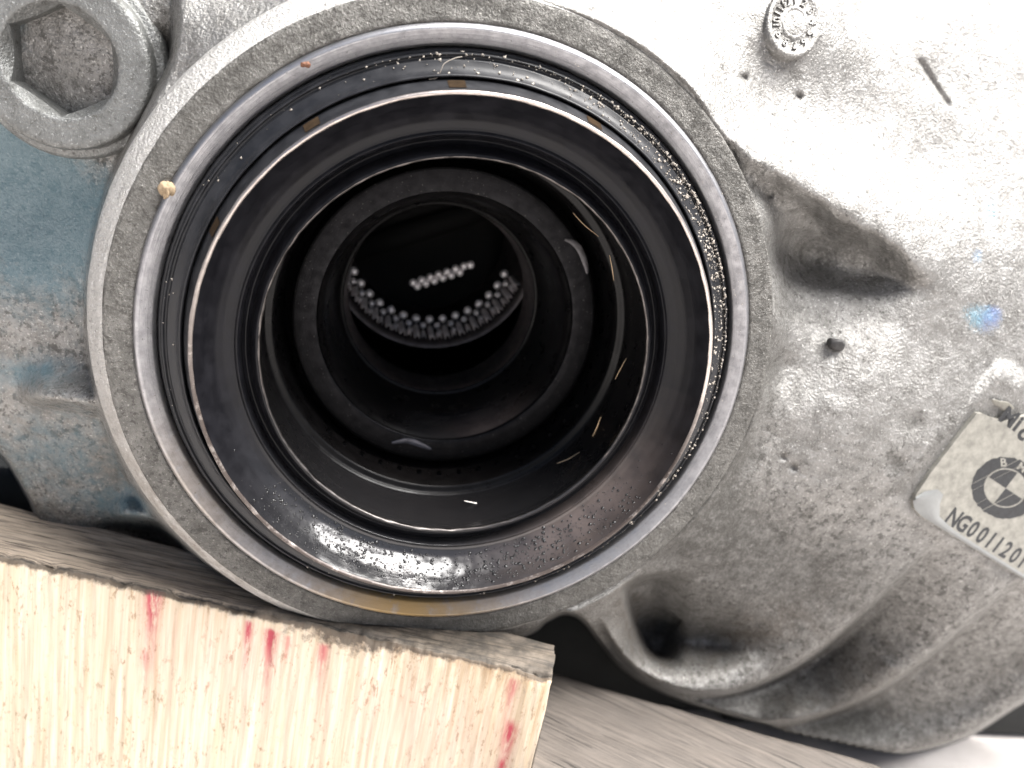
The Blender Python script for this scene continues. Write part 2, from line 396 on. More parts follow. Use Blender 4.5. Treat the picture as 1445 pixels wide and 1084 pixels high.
# far boss, its recess and a cast groove at the top right
d, _ = sdist(U, V, [(1330, -200), (1312, -20), (1296, 20), (1288, 60), (1296, 95), (1330, 130), (1380, 150)])
Y += -.30*sstep(-14, 46, -d)*(np.abs(d) < 240)*np.exp(-np.maximum(0, -d-10)/90)*(1-sstep(20, 150, V))
Y += .6*np.exp(-(((U-1252)/40)**2+((V+8)/38)**2))
d, p = sdist(U, V, [(1296, 82), (1318, 118), (1344, 156)]); Y += .06*np.exp(-(d/4.2)**2)*sstep(0, .1, p)*(1-sstep(.85, 1, p))
# small casting faults
for (a0, b0, r0, h0) in ((1050, 110, 5, .1), (1127, 136, 5, .12), (1087, 275, 4, .12), (1290, 595, 16, .06), (1265, 655, 15, .06), (1120, 660, 5, .08), (1105, 645, 4, .07), (950, 690, 4, .06)):
    Y += h0*np.exp(-(((U-a0)/r0)**2+((V-b0)/r0)**2))
# flat pad that carries the printed plate
q3 = [Py(np.array(x_), np.array(y_), d_) for x_, y_, d_ in ((1273., 713., .10), (1375., 579., .27), (1445., 817., .22))]
pnrm = np.cross(q3[1]-q3[0], q3[2]-q3[0]); dr = rays(U, V); tp = ((q3[0]-CAM)@pnrm)/(dr@pnrm); Ypl = CAM[1]+dr[..., 1]*tp
du, dw = U-1273., V-713.; ps = (du*-.795-.606*dw)/-.994; pt = (.855*dw-.519*du)/-.994
mk_ = sstep(-22, -2, ps)*(1-sstep(330, 380, ps))*sstep(-22, -2, pt)*(1-sstep(222, 260, pt))
Y = Y*(1-mk_)+Ypl*mk_
# gentle waviness of the sand casting
P3 = Py(U, V, Y)
Y += (fbm(P3[..., 0]*1.1+50, P3[..., 2]*1.1+50, 3, 4)-.5)*.07*(1-mk_)+(fbm(P3[..., 0]*6+50, P3[..., 2]*6+50, 8, 3)-.5)*.022
Rad = np.hypot(P3[..., 0], P3[..., 2]); Y = Y+.06*(1-sstep(4.665, 4.705, Rad))*.5*(dl < 0)
Y = np.where((dl < 0) & (Rad < 5.1), np.maximum(Y, .05-1.2*np.maximum(Rad-4.70, 0)), Y)
# the underside: beyond this edge the casing ends
cv = [(-320, 540), (-60, 600), (0, 640), (40, 705), (62, 745), (130, 760), (240, 772), (310, 830), (420, 890), (600, 920), (735, 898), (772, 876), (798, 866), (822, 876), (848, 908), (880, 945), (930, 975), (1000, 1000), (1080, 1022), (1140, 1048), (1240, 1066), (1350, 1046), (1445, 990), (1600, 900), (1760, 840)]
dv, _ = sdist(U, V, cv)
Y = Y+2.6*sstep(-4, 4, dv)
gv_, gu_ = np.gradient(dv, ST); gl_ = np.hypot(gu_, gv_)+1e-6; sh = np.where((dv > 2) & (dv < 12), dv-2, 0)   # trim to a clean edge
P3 = Py(U-gu_/gl_*sh, V-gv_/gl_*sh, Y)
Rad = np.hypot(P3[..., 0], P3[..., 2])
keep = (dv < 6.5)
nr, nc = U.shape
bore = (Rad < 4.66) & (Yc < 1.5)
F4 = grid_faces(nr, nc)
kf = keep.ravel()[F4].all(1) & ~(bore.ravel()[F4].any(1))
F4 = F4[kf]
used = np.unique(F4); remap = -np.ones(nr*nc, int); remap[used] = np.arange(len(used))
me = mesh_np('casing', P3.reshape(-1, 3)[used], remap[F4])
def ell(cx, cy, rx, ry, ang=0):
    c, s = math.cos(ang), math.sin(ang); x = (U-cx)*c+(V-cy)*s; y = -(U-cx)*s+(V-cy)*c
    return np.exp(-((x/rx)**2+(y/ry)**2))
blue = np.clip(1.2*ell(20, 245, 110, 60, .3)+.75*ell(60, 350, 110, 90)+.55*ell(40, 525, 60, 22, -.1)+.6*ell(0, 20, 30, 120)+.5*ell(190, 712, 70, 25)+.4*ell(90, 640, 120, 70)+.12, 0, 1.2)*kL
marker = np.clip(1.05*ell(1385, 450, 42, 30, .5)+.9*ell(1379, 362, 14, 18)+.9*ell(1398, 300, 18, 36)+.6*ell(1404, 442, 12, 12), 0, 1.2)
ringpx = np.hypot(U-630, V-470)
dirt_shade = .6*ell(1120, 395, 36, 50)+.7*ell(1085, 520, 34, 70)+.65*ell(1040, 640, 40, 60, .6)+.55*ell(960, 740, 60, 40, -.5)+.5*ell(1040, 235, 70, 40, .6)+.8*ell(1288, 597, 22, 12, -1)+.7*ell(1262, 655, 14, 22)+.6*ell(1330, 610, 12, 62, .65)  # grime by the flange, plus shade painted into the pocket and under the ridge
dirt_shade += .45*ell(1000, 740, 120, 60)+.35*ell(1150, 820, 160, 60)+.4*ell(1200, 1020, 90, 40)+.45*ell(180, 480, 60, 90)*kL+.5*ell(200, 660, 80, 60)*kL+.9*ell(240, 70, 14, 30)+.5*ell(150, 290, 60, 40)*kL+.35*ell(1200, 360, 90, 40)+.5*ell(930, 880, 40, 60)  # dirt blotches, plus painted shade in the web crease, pocket and hollow
brown = np.clip(.7*ell(900, 890, 30, 70, -.4)+.5*ell(1050, 900, 120, 40, -.3)+.5*ell(170, 640, 60, 50)*kL+.4*ell(1180, 960, 120, 40, -.4), 0, 1)
dirt_shade += (.40+.16*sstep(820, 960, V))*sstep(600, 780, V)*sstep(840, 960, U)*(1-mk_)+.42*kL+.12*(U > 1000)*sstep(430, 560, V)+.42*np.exp(-np.maximum(Rad-4.7, 0)/.22)*(dl < 0)*(U > 900)*(V > 120)  # mottled dirt, deepened on left wall and lower fins to stand in for shade
for nm_, arr in (('blue', blue), ('marker', marker), ('dirt_shade', np.clip(dirt_shade, 0, 1)), ('brown', brown)):
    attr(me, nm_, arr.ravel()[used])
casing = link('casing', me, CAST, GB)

# the body behind the face, so that the casing is a closed block
def rbox(name, x0, x1, y0, y1, z0_, z1, bev, mats, parent):
    bm = bmesh.new(); bmesh.ops.create_cube(bm, size=1)
    for v in bm.verts: v.co = Vector((x0+(v.co.x+.5)*(x1-x0), y0+(v.co.y+.5)*(y1-y0), z0_+(v.co.z+.5)*(z1-z0_)))
    bmesh.ops.bevel(bm, geom=list(bm.edges), offset=bev, segments=4, affect='EDGES', profile=.5)
    return bm_obj(name, bm, mats, parent)
rbox('rear_housing', -10.5, 14.5, 10.2, 19, GZ+.1, 7, .8, CAST, GB)
rbox('shade_block', -9.5, 13.5, 4.2, 12, GZ+.05, -4.9, .5, VOIDM, GB)  # added box: shuts out sky light from behind and blackens the void
rbox('shade_block', 8.6, 28, 4.0, 9, GZ+.03, -5.6, .3, VOIDM, GB)  # added black box standing in for the shadowed ground at lower right
lathe('rear_housing', [(0.01, 10.6), (5.0, 10.6), (5.5, 9.6), (5.6, 6.0), (5.2, 3.2), (4.6, 2.6)][::-1], CAST, GB, 96)

# flange ring about the bore
def fl_dirt(th, r, y): return np.clip(.45+.4*np.sin(th*3+1)*0+.45*np.exp(-((th-4.7)/.7)**2)+.25*np.exp(-((th-2.6)/.5)**2), 0, 1)*(r < 4.8)
zero = lambda th, r, y: 0*th
fr = lathe('flange_ring', [(4.31, .03), (4.34, .0), (4.5, .004), (4.60, .0), (4.665, .005), (4.69, .018)], FLANGE, GB, 512, .012, -4.52,
      attrs={'dirt_shade': fl_dirt, 'blue': zero, 'marker': zero, 'brown': lambda th, r, y: .6*np.exp(-((th-3.9)/.5)**2)*(r > 4.7)}, sub=4)
BARE = cast_metal('bare_cast_edge', (.54, .53, .51), (.44, .43, .41), grain=30., bumpk=.9, dirtk=.5, metal=.6)
fb = lathe('flange_bevel', [(4.69, .018), (4.71, .033), (4.76, .075), (4.93, .25), (4.97, .34), (4.98, .5), (4.98, 1.9), (4.6, 2.6)], BARE, fr, 512, .014, -4.52,
      attrs={'dirt_shade': lambda th, r, y: .45*np.exp(-((th-4.7)/.6)**2), 'blue': zero, 'marker': zero, 'brown': lambda th, r, y: .8*np.exp(-((th-3.85)/.45)**2)}, sub=4)
co = np.zeros(len(fb.data.vertices)*3, np.float32); fb.data.vertices.foreach_get('co', co); co = co.reshape(-1, 3)
an_ = np.degrees(np.arctan2(co[:, 2], co[:, 0])); rr_ = np.hypot(co[:, 0], co[:, 2])
co[:, 1] += .8*sstep(-66, -50, an_)*(1-sstep(60, 84, an_))*sstep(4.69, 4.74, rr_)       # the bevel runs out where the flange merges into the casing
fb.data.vertices.foreach_set('co', co.ravel()); fb.data.update()
# machined rim that holds the seal
rim = lathe('bore_rim', [(4.325, .05), (4.318, .01), (4.265, -.046), (4.245, -.05), (4.225, -.042), (4.09, .032), (4.075, .045), (4.06, .10), (4.05, .5)], RIM, GB, 384, .004,
      attrs={'stain_tone': lambda th, r, y: np.exp(-((th-4.68)/.33)**2)*1.0+.25*np.exp(-((th-3.8)/.3)**2)}, sub=2)

# shaft seal
seal = lathe('oil_seal', [(4.056, .5), (4.05, .16), (4.02, .10), (3.99, .10), (3.975, .02), (3.95, -.0), (3.93, .035), (3.90, .03), (3.885, -.03), (3.86, -.04), (3.78, -.08), (3.73, -.14), (3.70, -.205), (3.682, -.20), (3.675, -.08)],
      DUSTY, GB, 384, .008, sub=2)
shell = lathe('seal_sleeve', [(3.675, -.08), (3.66, -.14), (3.59, -.34), (3.54, -.50), (3.525, -.545)], DUSTY, seal, 384, .006, sub=3)
lip = lathe('sleeve_lip', [(3.527, -.543), (3.520, -.572), (3.502, -.588), (3.482, -.583), (3.468, -.555)], LIPM, seal, 512, .012,
      attrs={'stain_tone': lambda th, r, y: np.clip(.75*np.exp(-((th-3.4)/.6)**2)+1.2*np.exp(-((th-4.7)/1.0)**2)+1.0*np.exp(-((th-5.75)/.5)**2), 0, 1)})  # lip tone goes darker at left, bottom and lower right
wetf = lambda th, r, y: np.clip(np.exp(-((th-4.80)/.95)**4)*1.0, 0, 1)
brf = lambda th, r, y: .9*np.exp(-((th-5.55)/.42)**2)*np.exp(-((r-3.22)/.26)**2)  # warm sheen on the trough's lower right, painted as brown colour
trough = lathe('seal_trough', [(3.468, -.555), (3.44, -.50), (3.36, -.34), (3.26, -.19), (3.16, -.09), (3.08, -.05), (3.04, -.045), (3.02, -.055), (3.00, -.06), (2.985, -.03), (2.97, .03), (2.96, .12)], RUBBER, seal, 512, .0008,
      attrs={'wet': wetf, 'brown': brf}, sub=4)
inner = lathe('inner_seal_ring', [(2.96, .12), (2.92, .16), (2.86, .12), (2.83, .02), (2.80, -.06), (2.755, -.115), (2.725, -.12)], RUBBER, seal, 384, .006,
      attrs={'wet': lambda th, r, y: .3*wetf(th, r, y), 'brown': zero}, sub=3)
edge = lathe('garter_edge', [(2.725, -.12), (2.708, -.112), (2.70, -.09), (2.705, -.06)], LIPM, seal, 512, .02, attrs={'stain_tone': lambda th, r, y: np.ones_like(th)*.75})
edge.data.materials[0] = steel('dull_edge_steel', (.13, .12, .115), .4)
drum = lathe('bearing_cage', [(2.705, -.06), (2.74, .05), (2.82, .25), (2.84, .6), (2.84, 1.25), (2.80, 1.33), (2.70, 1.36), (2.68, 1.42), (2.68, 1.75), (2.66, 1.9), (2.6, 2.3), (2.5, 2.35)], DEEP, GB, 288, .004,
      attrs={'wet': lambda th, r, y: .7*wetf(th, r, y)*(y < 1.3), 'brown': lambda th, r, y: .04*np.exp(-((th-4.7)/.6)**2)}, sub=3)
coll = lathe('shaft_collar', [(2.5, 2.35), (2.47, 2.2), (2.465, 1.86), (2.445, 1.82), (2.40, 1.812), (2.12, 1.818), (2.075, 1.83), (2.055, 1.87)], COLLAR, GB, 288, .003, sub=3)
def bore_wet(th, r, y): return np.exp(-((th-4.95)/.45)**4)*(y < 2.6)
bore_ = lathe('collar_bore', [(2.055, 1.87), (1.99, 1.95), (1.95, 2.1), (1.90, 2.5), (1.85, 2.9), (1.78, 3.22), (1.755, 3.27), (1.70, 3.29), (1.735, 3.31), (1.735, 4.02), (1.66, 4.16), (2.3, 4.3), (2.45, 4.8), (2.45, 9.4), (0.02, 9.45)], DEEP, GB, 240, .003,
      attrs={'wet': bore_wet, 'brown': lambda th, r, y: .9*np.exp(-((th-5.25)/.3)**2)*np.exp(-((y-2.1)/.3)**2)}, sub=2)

SLV = steel('sleeve_steel', (.34, .31, .31), .42)
lathe('bore_sleeve', [(1.705, 3.32), (1.695, 3.34), (1.68, 3.5), (1.675, 3.8), (1.655, 4.0), (1.645, 4.05), (1.67, 4.12)], SLV, bore_, 240, .004, sub=2)
# small notches of the cage
bm = bmesh.new(); bmesh.ops.create_cube(bm, size=1)
bmesh.ops.bevel(bm, geom=list(bm.edges), offset=.12, segments=2, affect='EDGES')
tooth_me = bpy.data.meshes.new('cage_tooth'); bm.to_mesh(tooth_me); bm.free(); tooth_me.materials.append(COLLAR)
for k in range(15):
    th = math.radians(232+k*7.4)
    o = bpy.data.objects.new('cage_tooth', tooth_me); COL.objects.link(o)
    o.scale = (.05, .12, .06); o.rotation_euler = (0, -th, 0)
    o.location = (2.665*math.cos(th), 1.80, 2.665*math.sin(th)); set_parent(o, GB)

# brown slots on the sleeve's outer wall
for (px, py) in ((645, 120), (440, 176), (838, 175), (299, 318)):
    q = Py(np.array(px), np.array(py), -.34); th = math.atan2(q[2], q[0])
    rows = np.array([(3.602-.02*k/4*1.1+.003, -.22-.26*k/4) for k in range(5)]); rows[:, 0] = np.interp(rows[:, 1], [-.545, -.50, -.34, -.14], [3.525, 3.54, 3.59, 3.66])+.008
    ths = th+np.linspace(-.030, .030, 5)
    Vv = [(r*math.cos(t), y, r*math.sin(t)) for r, y in rows for t in ths]
    link('rust_patch', mesh_np('rust_patch', Vv, grid_faces(5, 5)[:, ::-1]), RUST, seal)

# rollers deep inside, their round ends catching the light
bm = bmesh.new(); bmesh.ops.create_uvsphere(bm, u_segments=12, v_segments=8, radius=1)
ball_me = bpy.data.meshes.new('roller'); bm.to_mesh(ball_me); bm.free(); ball_me.materials.append(PINM)
ball_me.polygons.foreach_set('use_smooth', np.ones(len(ball_me.polygons), bool))
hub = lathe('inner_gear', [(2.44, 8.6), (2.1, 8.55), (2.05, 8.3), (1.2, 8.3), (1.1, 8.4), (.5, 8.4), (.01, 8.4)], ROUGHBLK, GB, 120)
def roller(x, y, z, r, ln):
    o = bpy.data.objects.new('roller', ball_me); COL.objects.link(o); o.location = (x, y, z); o.scale = (r, ln, r); set_parent(o, hub)
gy = 5.05; gc_ = Py(np.array(608.), np.array(337.), gy); gr_ = np.linalg.norm(Py(np.array(724.), np.array(337.), gy)-gc_)
sp_ring = lathe('spline_ring', [(gr_*1.00, 1.0), (gr_*1.02, .12), (gr_*1.05, .0), (gr_*1.10, -.15), (gr_*1.13, -.86), (gr_*1.2, -.9)], SPLD, GB, 120, cy=(gc_[0], gy, gc_[2]))
def bar_mesh(name, ln, wd, ht):
    V_ = []; n = 9
    for y_, k_ in ((0, .35), (-.02, .75), (-.07, 1.), (-ln*.5, 1.), (-ln+.06, 1.), (-ln, .6)):
        for i in range(n):
            t = math.pi*i/(n-1); V_.append((wd*math.cos(t)*k_, y_, ht*math.sin(t)*k_))
    m_ = mesh_np(name, V_, grid_faces(6, n)); m_.materials.append(SPLM); m_.polygons.foreach_set('use_smooth', np.ones(len(m_.polygons), bool)); return m_
tooth1 = bar_mesh('spline_tooth', .80, .060, .10); tooth2 = bar_mesh('spline_tooth', .42, .05, .09)
def along(me, th, rr, y):
    o = bpy.data.objects.new('spline_tooth', me); COL.objects.link(o)
    o.location = (gc_[0]+rr*math.cos(th), y, gc_[2]+rr*math.sin(th)); o.rotation_euler = (0, -(th+math.pi/2), 0); set_parent(o, sp_ring)
for k in range(16):
    th = math.radians(203+k*9.4); c_ = 1.0
    roller(gc_[0]+gr_*math.cos(th), gy, gc_[2]+gr_*math.sin(th), .092, .09)
    along(tooth1, th, gr_*1.10, gy-.12)
    th += math.radians(4.7)
    if k < 15:
        roller(gc_[0]+gr_*1.045*math.cos(th), gy-.20, gc_[2]+gr_*1.045*math.sin(th), .072, .10)
        along(tooth2, th, gr_*1.12, gy-.34)
        if k % 3 != 1: roller(gc_[0]+gr_*1.08*math.cos(th+.01), gy-.5, gc_[2]+gr_*1.08*math.sin(th+.01), .062, .10)
for k in range(13):
    q = Py(np.array(583+6.0*k), np.array(402-1.95*k+(4 if k % 2 else -3)), gy+.2); roller(*q, .084, .08)
q = Py(np.array(664.), np.array(374.), gy+.2); roller(*q, .085, .07)
bm = bmesh.new()
pa = Vector(Py(np.array(500.), np.array(372.), 8.0)); pb = Vector(Py(np.array(725.), np.array(298.), 8.0)); dd = pb-pa
bmesh.ops.create_cone(bm, cap_ends=True, segments=24, radius1=.28, radius2=.28, depth=dd.length*1.5)
bmesh.ops.rotate(bm, verts=bm.verts, matrix=dd.to_track_quat('Z', 'Y').to_matrix())
bm_obj('cross_pin', bm, ROUGHBLK, hub, loc=(pa+pb)/2+Vector((0, .25, .25)))

# scratches and wet smears inside
def strip(name, pts, y, wid, mats, parent):
    c = spline(pts, 6); q = Py(c[:, 0], c[:, 1], y); n = len(q); Vv = []
    for i in range(n):
        t = q[min(i+1, n-1)]-q[max(i-1, 0)]; nrm = np.cross(t, [0, 1, 0]); nrm /= np.linalg.norm(nrm)+1e-9
        ww = wid*(.35+.65*math.sin(math.pi*(i+.5)/n))
        Vv += [q[i]+nrm*ww, q[i]+[0, -.012, 0], q[i]-nrm*ww]
    return link(name, mesh_np(name, Vv, grid_faces(n, 3)), mats, parent)

# threaded plug at the top left
PY = .86
pc = Py(np.array(84.), np.array(86.), PY); sc_ = np.linalg.norm(Py(np.array(184.), np.array(86.), PY)-pc)/1.0
PL = lathe('drain_plug', [(1.46*sc_, .75), (1.45*sc_, .34), (1.40*sc_, .27), (1.30*sc_, .25), (1.295*sc_, .20), (1.29*sc_, .08), (1.265*sc_, .02), (1.23*sc_, .0), (1.0*sc_, .003), (.83*sc_, .0), (.815*sc_, .012)], BOLTM, GB, 192, .006, cy=(pc[0], PY, pc[2]), sub=3)
n = 96; hexr = .80*sc_; rot = math.radians(30+2)
th = np.linspace(0, 2*np.pi, n, endpoint=False)+rot
ap = hexr*math.cos(math.pi/6); rh = ap/np.cos((th-rot) % (math.pi/3)-math.pi/6)
rows = [np.stack([.815*sc_*np.cos(th), .012+0*th, .815*sc_*np.sin(th)], -1)]
dep = .02+(.815*sc_-rh)*1.5
rows.append(np.stack([rh*np.cos(th), dep, rh*np.sin(th)], -1))
for dp in (.4, .95, 1.0): rows.append(np.stack([rh*np.cos(th)*(1 if dp < 1 else .97), dp+0*th, rh*np.sin(th)*(1 if dp < 1 else .97)], -1))
for q in (.75, .5, .25, .02): rows.append(np.stack([rh*q*np.cos(th), .95+.10*(1-q)+0*th, rh*q*np.sin(th)], -1))
so = link('hex_socket', mesh_np('hex_socket', np.concatenate(rows), grid_faces(len(rows), n, True)[:, ::-1]), BOLTM); so.location = (pc[0], PY, pc[2]); set_parent(so, PL)
so.data.polygons.foreach_set('use_smooth', np.zeros(len(so.data.polygons), bool))

# ---- date clock cast into the top right
def surf_y(px, py):
    i = int(round((py+300)/ST)); j = int(round((px+300)/ST)); return float(Y[i, j])
def frame_at(px, py, h=16):
    P0 = Py(np.array(px), np.array(py), surf_y(px, py))
    ex = Py(np.array(px+h), np.array(py), surf_y(px+h, py))-Py(np.array(px-h), np.array(py), surf_y(px-h, py)); ex /= 2*h
    ey = Py(np.array(px), np.array(py-h), surf_y(px, py-h))-Py(np.array(px), np.array(py+h), surf_y(px, py+h)); ey /= 2*h
    nn = np.cross(ex, ey); nn /= np.linalg.norm(nn)
    return P0, ex, ey, nn
P0, ex, ey, nn = frame_at(1123., 31., 26)
def place(me, P0, ex, ey, nn, lift=0.):
    co = np.zeros(len(me.vertices)*3, np.float32); me.vertices.foreach_get('co', co); co = co.reshape(-1, 3)
    w = P0+co[:, :1]*ex+co[:, 1:2]*ey+(co[:, 2:3]+lift)*nn
    me.vertices.foreach_set('co', w.astype(np.float32).ravel()); me.update(); return me
th = np.linspace(0, 2*np.pi, 96, endpoint=False); rows = []
for rx, zz in ((43, -.14), (42.2, -.035), (40, -.005), (36, -.008), (34, -.03), (20, -.032), (19, -.01), (16, -.012), (15, -.03), (.3, -.03)):
    rows.append(np.stack([rx*.92*np.cos(th), rx*1.18*np.sin(th), zz+0*th], -1))
stamp = link('date_stamp', place(mesh_np('date_stamp', np.concatenate(rows), grid_faces(len(rows), 96, True)), P0, ex, ey, nn), CAST)
for nm_ in ('blue', 'marker', 'dirt_shade', 'brown'): attr(stamp.data, nm_, np.zeros(len(stamp.data.vertices)))
set_parent(stamp, GB)
def text_mesh(name, s, size, extr=.0, xs=1., off=0.):
    cu = bpy.data.curves.new(name, 'FONT'); cu.body = s; cu.size = size; cu.extrude = extr; cu.offset = off; cu.resolution_u = 3
    cu.align_x = 'CENTER'; cu.align_y = 'CENTER'
    t = bpy.data.objects.new(name, cu); COL.objects.link(t)
    dg = bpy.context.evaluated_depsgraph_get(); me = bpy.data.meshes.new_from_object(t.evaluated_get(dg))
    bpy.data.objects.remove(t); bpy.data.curves.remove(cu); me.name = name; me.materials.clear(); return me
def xform2d(me, ang=0, dx=0, dy=0, xs=1., zs=1., zl=0.):
    co = np.zeros(len(me.vertices)*3, np.float32); me.vertices.foreach_get('co', co); co = co.reshape(-1, 3).astype(float)
    x = co[:, 0]*xs; y = co[:, 1].copy(); c, s = math.cos(ang), math.sin(ang)
    co[:, 0] = x*c-y*s+dx; co[:, 1] = x*s+y*c+dy; co[:, 2] = co[:, 2]*zs+zl
    me.vertices.foreach_set('co', co.astype(np.float32).ravel()); return me
for k in range(12):
    an = math.pi/2-k*math.pi/6
    me = text_mesh('stamp_digit', str(k+1), 15, 1.0, off=.25); xform2d(me, an-math.pi/2, 27*.92*math.cos(an), 27*1.16*math.sin(an), 1., .022, -.028)
    o = link('stamp_digit', place(me, P0, ex, ey, nn), CAST, None, False)
    for nm_ in ('blue', 'marker', 'dirt_shade', 'brown'): attr(o.data, nm_, np.zeros(len(o.data.vertices))+(.25 if nm_ == 'dirt_shade' else 0))
    set_parent(o, stamp)
me = text_mesh('stamp_digit', '01', 20, 1.0, off=.3); xform2d(me, .1, 0, 0, .8, .02, -.028)
o = link('stamp_digit', place(me, P0, ex, ey, nn), CAST, None, False); set_parent(o, stamp)
for nm_ in ('blue', 'marker', 'dirt_shade', 'brown'): attr(o.data, nm_, np.zeros(len(o.data.vertices)))

# ---- printed plate stuck on the right flank
oy = surf_y(1285, 705)
pO = Py(np.array(1273.), np.array(713.), .10)
e1 = (q3[2]-q3[0])/(math.hypot(172, 104)); e2 = (q3[1]-q3[0])/(math.hypot(102, 134))
pn = np.cross(e1, e2); pn /= np.linalg.norm(pn)
pO = pO+pn*.05
outline = [(2, 24), (5, 12), (12, 4), (26, 0), (300, 0), (300, 218), (150, 218), (90, 214), (60, 210), (48, 196), (36, 180), (20, 173), (6, 170), (1, 166), (0, 120), (0, 60)]
bm = bmesh.new(); vs = [bm.verts.new((x, y, .02)) for x, y in outline]; fc = bm.faces.new(vs)
ext = bmesh.ops.extrude_face_region(bm, geom=[fc])
for v in ext['geom']:
    if isinstance(v, bmesh.types.BMVert): v.co.z = -.25
bmesh.ops.recalc_face_normals(bm, faces=bm.faces)
me = bpy.data.meshes.new('data_plate'); bm.to_mesh(me); bm.free()
plate = link('data_plate', place(me, pO, e1, e2, pn), PLATEM, None, False); set_parent(plate, GB)
def flat(name, me, lift, mats, parent): 
    o = link(name, place(me, pO, e1, e2, pn, .02+lift), mats, None, False); set_parent(o, parent); return o
def ring_me(name, cx, cy, r0, r1, a0=0, a1=2*math.pi, n=72, rag=0., z=.002):
    V_ = []; 
    for k in range(n+1):
        t = a0+(a1-a0)*k/n; rr = r1+rag*(random.random()-.5)
        V_ += [(cx+r0*math.cos(t), cy+r0*math.sin(t), z), (cx+rr*math.cos(t), cy+rr*math.sin(t), z)]
    f = [(2*k, 2*k+1, 2*k+3, 2*k+2) for k in range(n)]
    return mesh_np(name, V_, f)
bc = (92.5, 100.6)
flat('emblem_ring', ring_me('emblem_ring', *bc, 29.5, 46, rag=2.2), .0, INK, plate)
flat('emblem_quarter', ring_me('emblem_quarter', *bc, .01, 27.5, math.pi/2, math.pi, 24, .6), .0, INK, plate)
flat('emblem_quarter', ring_me('emblem_quarter', *bc, .01, 27.5, 1.5*math.pi, 2*math.pi, 24, .6), .0, INK, plate)
for ch, an in (('B', 130), ('M', 90), ('W', 50)):
    an = math.radians(an)
    flat('emblem_letter', xform2d(text_mesh('emblem_letter', ch, 17, off=.25), an-math.pi/2, bc[0]+37.5*math.cos(an), bc[1]+37.5*math.sin(an), .95), .004, INKW, plate)
for k in range(9):                                   # worn diagonal scratches through the print
    x0 = bc[0]-40+k*10+random.uniform(-3, 3); wd = random.uniform(.35, .9)
    V_ = [(x0-30, bc[1]-46, 0), (x0-30+wd, bc[1]-46, 0), (x0+12+wd, bc[1]+46, 0), (x0+12, bc[1]+46, 0)]
    if k in (2, 3, 5, 6): flat('print_scratch', mesh_np('print_scratch', V_, [(0, 1, 2, 3)]), .007, INKW, plate)
x = 53.
for ch in 'NG0011201':
    w = 15.5 if ch not in '1' else 12.5
    me = text_mesh('printed_digit', ch, 37, off=1.15); xs = .60
    xform2d(me, 0, x+w/2, 22.5, xs); flat('printed_digit', me, .001, INK, plate); x += w
x = 27.
for ch, w in (('M', 21), ('i', 9), ('c', 17), ('r', 13), ('o', 17)):
    me = text_mesh('printed_letter', ch, 34, off=1.3); xform2d(me, 0, x+w/2, 186 if ch in 'Mi' else 181, .82); flat('printed_letter', me, .001, INK, plate); x += w
# curling clear film along the plate's lower edge
q = [(3, 20), (8, 34), (20, 46), (30, 44), (34, 30), (44, 14), (70, 8), (120, 6.5), (200, 6), (280, 6)]
lo = [(3, 14), (6, 10), (10, 6), (15, 3.5), (22, 1.5), (34, .6), (70, .5), (120, .5), (200, .5), (280, .5)]
V_ = []
for i, (p1, p2) in enumerate(zip(q, lo)):
    for k in range(5):
        t = k/4; V_.append((p1[0]*t+p2[0]*(1-t), p1[1]*t+p2[1]*(1-t), .004+.03*math.sin(math.pi*t)*(1 if i < 6 else .35)))
flat('peeling_film', mesh_np('peeling_film', V_, grid_faces(len(q), 5)), .0, FILM, plate)
# glue residue blob at the plate's worn corner
bm = bmesh.new(); bmesh.ops.create_icosphere(bm, subdivisions=3, radius=1)
for v in bm.verts:
    v.co = Vector((v.co.x*(15+2*math.sin(v.co.y*3)), v.co.y*(6+1.5*math.sin(v.co.x*4)), v.co.z*.018))
me = bpy.data.meshes.new('glue_residue'); bm.to_mesh(me); bm.free(); xform2d(me, .25, 22, 196)
o = link('glue_residue', place(me, pO, e1, e2, pn, .0), RESIDUE); set_parent(o, plate)

# inner marks
strip('bright_scratch', [(655, 707), (668, 710), (683, 713), (690, 711), (689, 708)], .9, .012, SCRATCH, drum)
for pts, y_, w_ in (([(833, 622), (842, 605), (848, 588)], .9, .012), ([(786, 654), (802, 648), (818, 638)], .8, .010), ([(868, 535), (876, 520), (884, 505)], .7, .008), ([(808, 300), (825, 318), (845, 334)], .5, .006), ([(860, 360), (864, 380), (866, 396)], .5, .006)):
    strip('brass_scratch', pts, y_, w_, SCRATCHB, drum)
strip('worn_scratch', [(797, 338), (808, 342), (818, 352), (826, 372), (829, 386)], 1.80, .05, plain('dull_smear', (.12, .115, .12), .4, .6), coll)
strip('worn_scratch', [(553, 625), (575, 622), (594, 628), (608, 634)], 1.80, .05, plain('wet_smear', (.10, .10, .12), .25, .3), coll)

